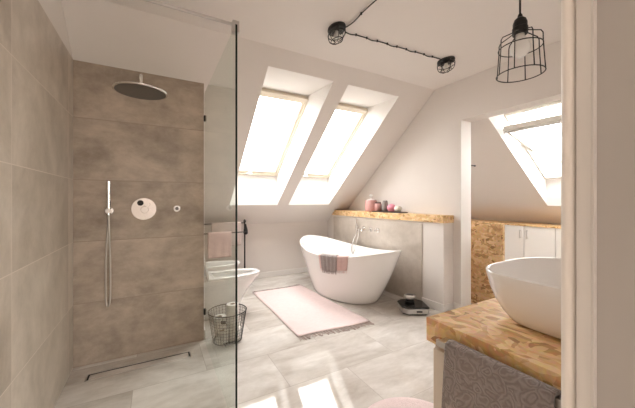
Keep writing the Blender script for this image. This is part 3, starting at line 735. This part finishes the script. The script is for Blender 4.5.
# ---------------------------------------------------------------- dressing area furniture
bm = B(); box(bm, 4.53, 4.995, .40, 3.59, ZB-.025, ZB)
for v in bm.verts:
    if v.co.x > 4.9: v.co.x = 4.93
tag(recenter(obj('ledge', bm, 'osb_s')), 'thin strand board top running along the low cabinets in the next room', 'shelf')
bm = B(); box(bm, 3.262, 3.30, 1.775, 2.30, 0, .960)
tag(recenter(obj('low_partition', bm, 'osb_s', bevel=.002)), 'low bright strand board partition standing just behind the wall opening', 'partition')
edges = [2.60, 2.185, 1.815, 1.45, 1.08, .72]
for i in range(5):
    y1, y0 = edges[i], edges[i+1]; nm = ('white low cabinet next to the strand board partition, left of the pair of handles', 'white low cabinet in the middle, its handle right of the first one', 'white low cabinet third from the partition, mostly behind the door lining', 'white cabinet fourth from the strand board panel', 'white cabinet fifth from the strand board panel')[i]
    if i > 2: break
    t = thing('low_cabinet', nm, 'cabinet', (4.75, (y0+y1)/2, 0), 'white low cabinets in the next room')
    bm = B(); box(bm, 4.56, 4.93, y0+.001, y1-.001, 0, ZB-.026); obj('body', bm, 'cab', t)
    bm = B(); box(bm, 4.54, 4.559, y0+.003, y1-.003, .08, ZB-.030); dr = obj('door', bm, 'cab', t, bevel=.002)
    hy = y0+.045 if i == 0 else (y1-.045 if i == 1 else y0+.045)
    bm = B(); cyl(bm, (4.515, hy, .68), (4.515, hy, .80), .006, 10)
    for zz in (.69, .79): cyl(bm, (4.515, hy, zz), (4.54, hy, zz), .005, 8)
    hd = obj('handle', bm, 'steel'); hd.parent = dr
bm = B(); cyl(bm, (XJ, YE+.02, 1.615), (XJ+.012, YE+.02, 1.615), .02, 16); cyl(bm, (XJ, YE+.02, 1.615), (XJ+.11, YE+.02, 1.612), .006, 10); sphere(bm, (XJ+.11, YE+.02, 1.612), .010)
tag(obj('wall_hook', bm, 'black'), 'small dark hook sticking out behind the opening edge', 'hook')

# ---------------------------------------------------------------- lamps
def bulkhead(x, y, rz, label):
    t = thing('ceiling_lamp', label, 'ceiling lamp', (x, y, ZC), 'caged bulkhead lamps on the ceiling')
    bm = B()
    def el(a, b, z): return sellipse(x, y, a, b, z, 2, 36, rz)
    loft(bm, [el(.084, .060, ZC), el(.086, .062, ZC-.012), el(.080, .056, ZC-.026), el(.06, .04, ZC-.028)]); obj('base', bm, 'black', t, smooth=False)
    bm = B(); loft(bm, [el(.062, .042, ZC-.026), el(.064, .044, ZC-.055), el(.056, .038, ZC-.08), el(.036, .022, ZC-.093), el(.004, .004, ZC-.096)]); obj('glass_dome', bm, 'bulbglass', t, smooth=True)
    bm = B(); lathe(bm, (x, y, ZC-.085), [(.004, 0), (.018, .006), (.024, .022), (.018, .04), (.012, .06)], 16); obj('bulb', bm, 'frost', t, smooth=True)
    bm = B(); co, si = math.cos(rz), math.sin(rz)
    def P(u, v, z): return (x+u*co-v*si, y+u*si+v*co, z)
    tube(bm, [Vector(p) for p in sellipse(x, y, .083, .058, ZC-.052, 2, 36, rz)], .003, 6, True)
    tube(bm, [Vector(p) for p in sellipse(x, y, .058, .036, ZC-.098, 2, 36, rz)], .003, 6, True)
    for k in range(6):
        a = 2*PI*(k+.5)/6; c_, s_ = math.cos(a), math.sin(a)
        tube(bm, spline([P(.080*c_, .056*s_, ZC-.02), P(.084*c_, .059*s_, ZC-.05), P(.074*c_, .050*s_, ZC-.085), P(.050*c_, .032*s_, ZC-.105), P(.012*c_, .010*s_, ZC-.112)], 4), .0028, 6)
    obj('cage', bm, 'black', t, smooth=True)
    return t
L1, L2 = (1.20, 1.865), (2.37, 1.80)
bulkhead(L1[0], L1[1], PI/2, 'caged black bulkhead ceiling lamp nearer the glass screen, where the cable bends')
bulkhead(L2[0], L2[1], PI/2, 'caged black bulkhead ceiling lamp at the cable end near the right wall')
def cable(p, q, n, label):
    pts = []; 
    for i in range(n*6+1):
        t_ = i/(n*6); x_ = p[0]+(q[0]-p[0])*t_; y_ = p[1]+(q[1]-p[1])*t_
        w = .006*math.sin(t_*n*PI); dx, dy = q[0]-p[0], q[1]-p[1]; l = math.hypot(dx, dy)
        pts.append((x_-dy/l*w, y_+dx/l*w, ZC-.009-.004*abs(math.sin(t_*n*PI))))
    t = thing('cable', label, 'cable', (p[0], p[1], ZC))
    bm = B(); tube(bm, pts, .0045, 6); obj('cord', bm, 'cord', t, smooth=True)
    for i in range(1, n):
        t_ = i/n; bm = B()
        x_ = p[0]+(q[0]-p[0])*t_; y_ = p[1]+(q[1]-p[1])*t_
        lathe(bm, (x_, y_, ZC-.016), [(.007, 0), (.008, .004), (.006, .016)], 10)
        obj('clip', bm, 'black', t)
cable((L1[0]+.05, L1[1]-.055), (1.265, -.9), 15, 'black cable clipped along the ceiling from the first lamp towards the camera')
cable((L1[0]+.075, L1[1]), (L2[0]-.075, L2[1]), 10, 'black cable clipped along the ceiling between the two bulkhead lamps')

px_, py_ = 1.077, .530
t = thing('pendant_lamp', 'black wire cage pendant lamp with white bulb hanging over the washbasin', 'pendant lamp', (px_, py_, ZC))
zsock = 1.838
bm = B(); cyl(bm, (px_, py_, zsock), (px_, py_, ZC-.02), .0032, 8); obj('cord', bm, 'cord', t)
bm = B(); lathe(bm, (px_, py_, ZC-.03), [(.02, 0), (.05, .01), (.05, .03)], 28); obj('ceiling_rose', bm, 'black', t)
bm = B(); lathe(bm, (px_, py_, zsock-.052), [(.022, -.006), (.023, .0), (.023, .016), (.021, .018), (.021, .032), (.017, .044), (.008, .052), (.006, .062)], 24); obj('socket', bm, 'black', t, smooth=False)
bm = B(); lathe(bm, (px_, py_, zsock-.056), [(.013, 0), (.014, -.012), (.026, -.032), (.030, -.048), (.027, -.064), (.015, -.076), (.002, -.079)], 24); obj('bulb', bm, 'frost', t, smooth=True, label='white round bulb')
bm = B(); zb_, zm = 1.646, 1.735; rbm, rm = .069, .063
tube(bm, ringpts((px_, py_, zb_), rbm, 40), .0017, 8, True); tube(bm, ringpts((px_, py_, zm), rm, 40), .0017, 8, True)
for k in range(8):
    a = 2*PI*(k+.3)/8; c_, s_ = math.cos(a), math.sin(a)
    f = lambda r, z: (px_+r*c_, py_+r*s_, z)
    tube(bm, [f(.022, zsock-.050), f(.027, zsock-.053), f(.057, 1.772), f(.0625, 1.762), f(rm, zm), f(rbm, zb_)], .0017, 8)
obj('cage', bm, 'black', t, smooth=True)

# ---------------------------------------------------------------- light
W = bpy.data.worlds.new('sky'); S.world = W; W.use_nodes = True; nt = W.node_tree
bg = nt.nodes['Background']; tc = N(nt, 'ShaderNodeTexCoord'); sp = N(nt, 'ShaderNodeSeparateXYZ'); nt.links.new(tc.outputs['Generated'], sp.inputs[0])
mr = N(nt, 'ShaderNodeMapRange'); mr.inputs[1].default_value = -.1; mr.inputs[2].default_value = .35; nt.links.new(sp.outputs[2], mr.inputs[0])
nt.links.new(mix_c(nt, mr.outputs[0], (.30, .275, .25), (1.0, .975, .958)), bg.inputs['Color']); bg.inputs['Strength'].default_value = 9.0
def portal(c, ax, n_, sx_, sy_):
    l = bpy.data.lights.new('opening_portal', 'AREA'); l.shape = 'RECTANGLE'; l.size = sx_; l.size_y = sy_; l.cycles.is_portal = True
    o = bpy.data.objects.new('opening_portal', l); COL.objects.link(o)
    z = -Vector(n_).normalized(); x = Vector(ax).normalized(); y = z.cross(x)   # light shines along -z
    m = Matrix((x, z.cross(x), z)).transposed()
    o.matrix_world = Matrix.Translation(c) @ m.to_4x4()
for a, b in SK:
    c = Vector(((a+b)/2, (FT[0]+FB[0])/2, (FT[1]+FB[1])/2))+Fn*.1
    portal(c, (1, 0, 0), -Fn, b-a, Fl)   # z axis of lamp points up-out, light goes down-in

portal(Vector((.975, -1.25, 1.475)), (1, 0, 0), Vector((0, 1, 0)), 1.05, 1.95)  # portal for the added fill opening in the hall wall
# ---------------------------------------------------------------- camera
cam = bpy.data.cameras.new('camera'); co = bpy.data.objects.new('camera', cam); COL.objects.link(co)
co.location = (0, 0, 1.22); co.rotation_euler = (PI/2, 0, -.506)
cam.sensor_width = 36; cam.lens = 291.4/635*36; cam.shift_y = -3.85/635; cam.clip_start = .02
S.camera = co
S.view_settings.view_transform = 'Standard'; S.view_settings.look = 'None'; S.view_settings.gamma = 1; S.view_settings.use_curve_mapping = False
S.view_settings.exposure = .93
S.cycles.max_bounces = 14; S.cycles.diffuse_bounces = 8; S.cycles.glossy_bounces = 5; S.cycles.transparent_max_bounces = 16
S.cycles.sample_clamp_indirect = 8
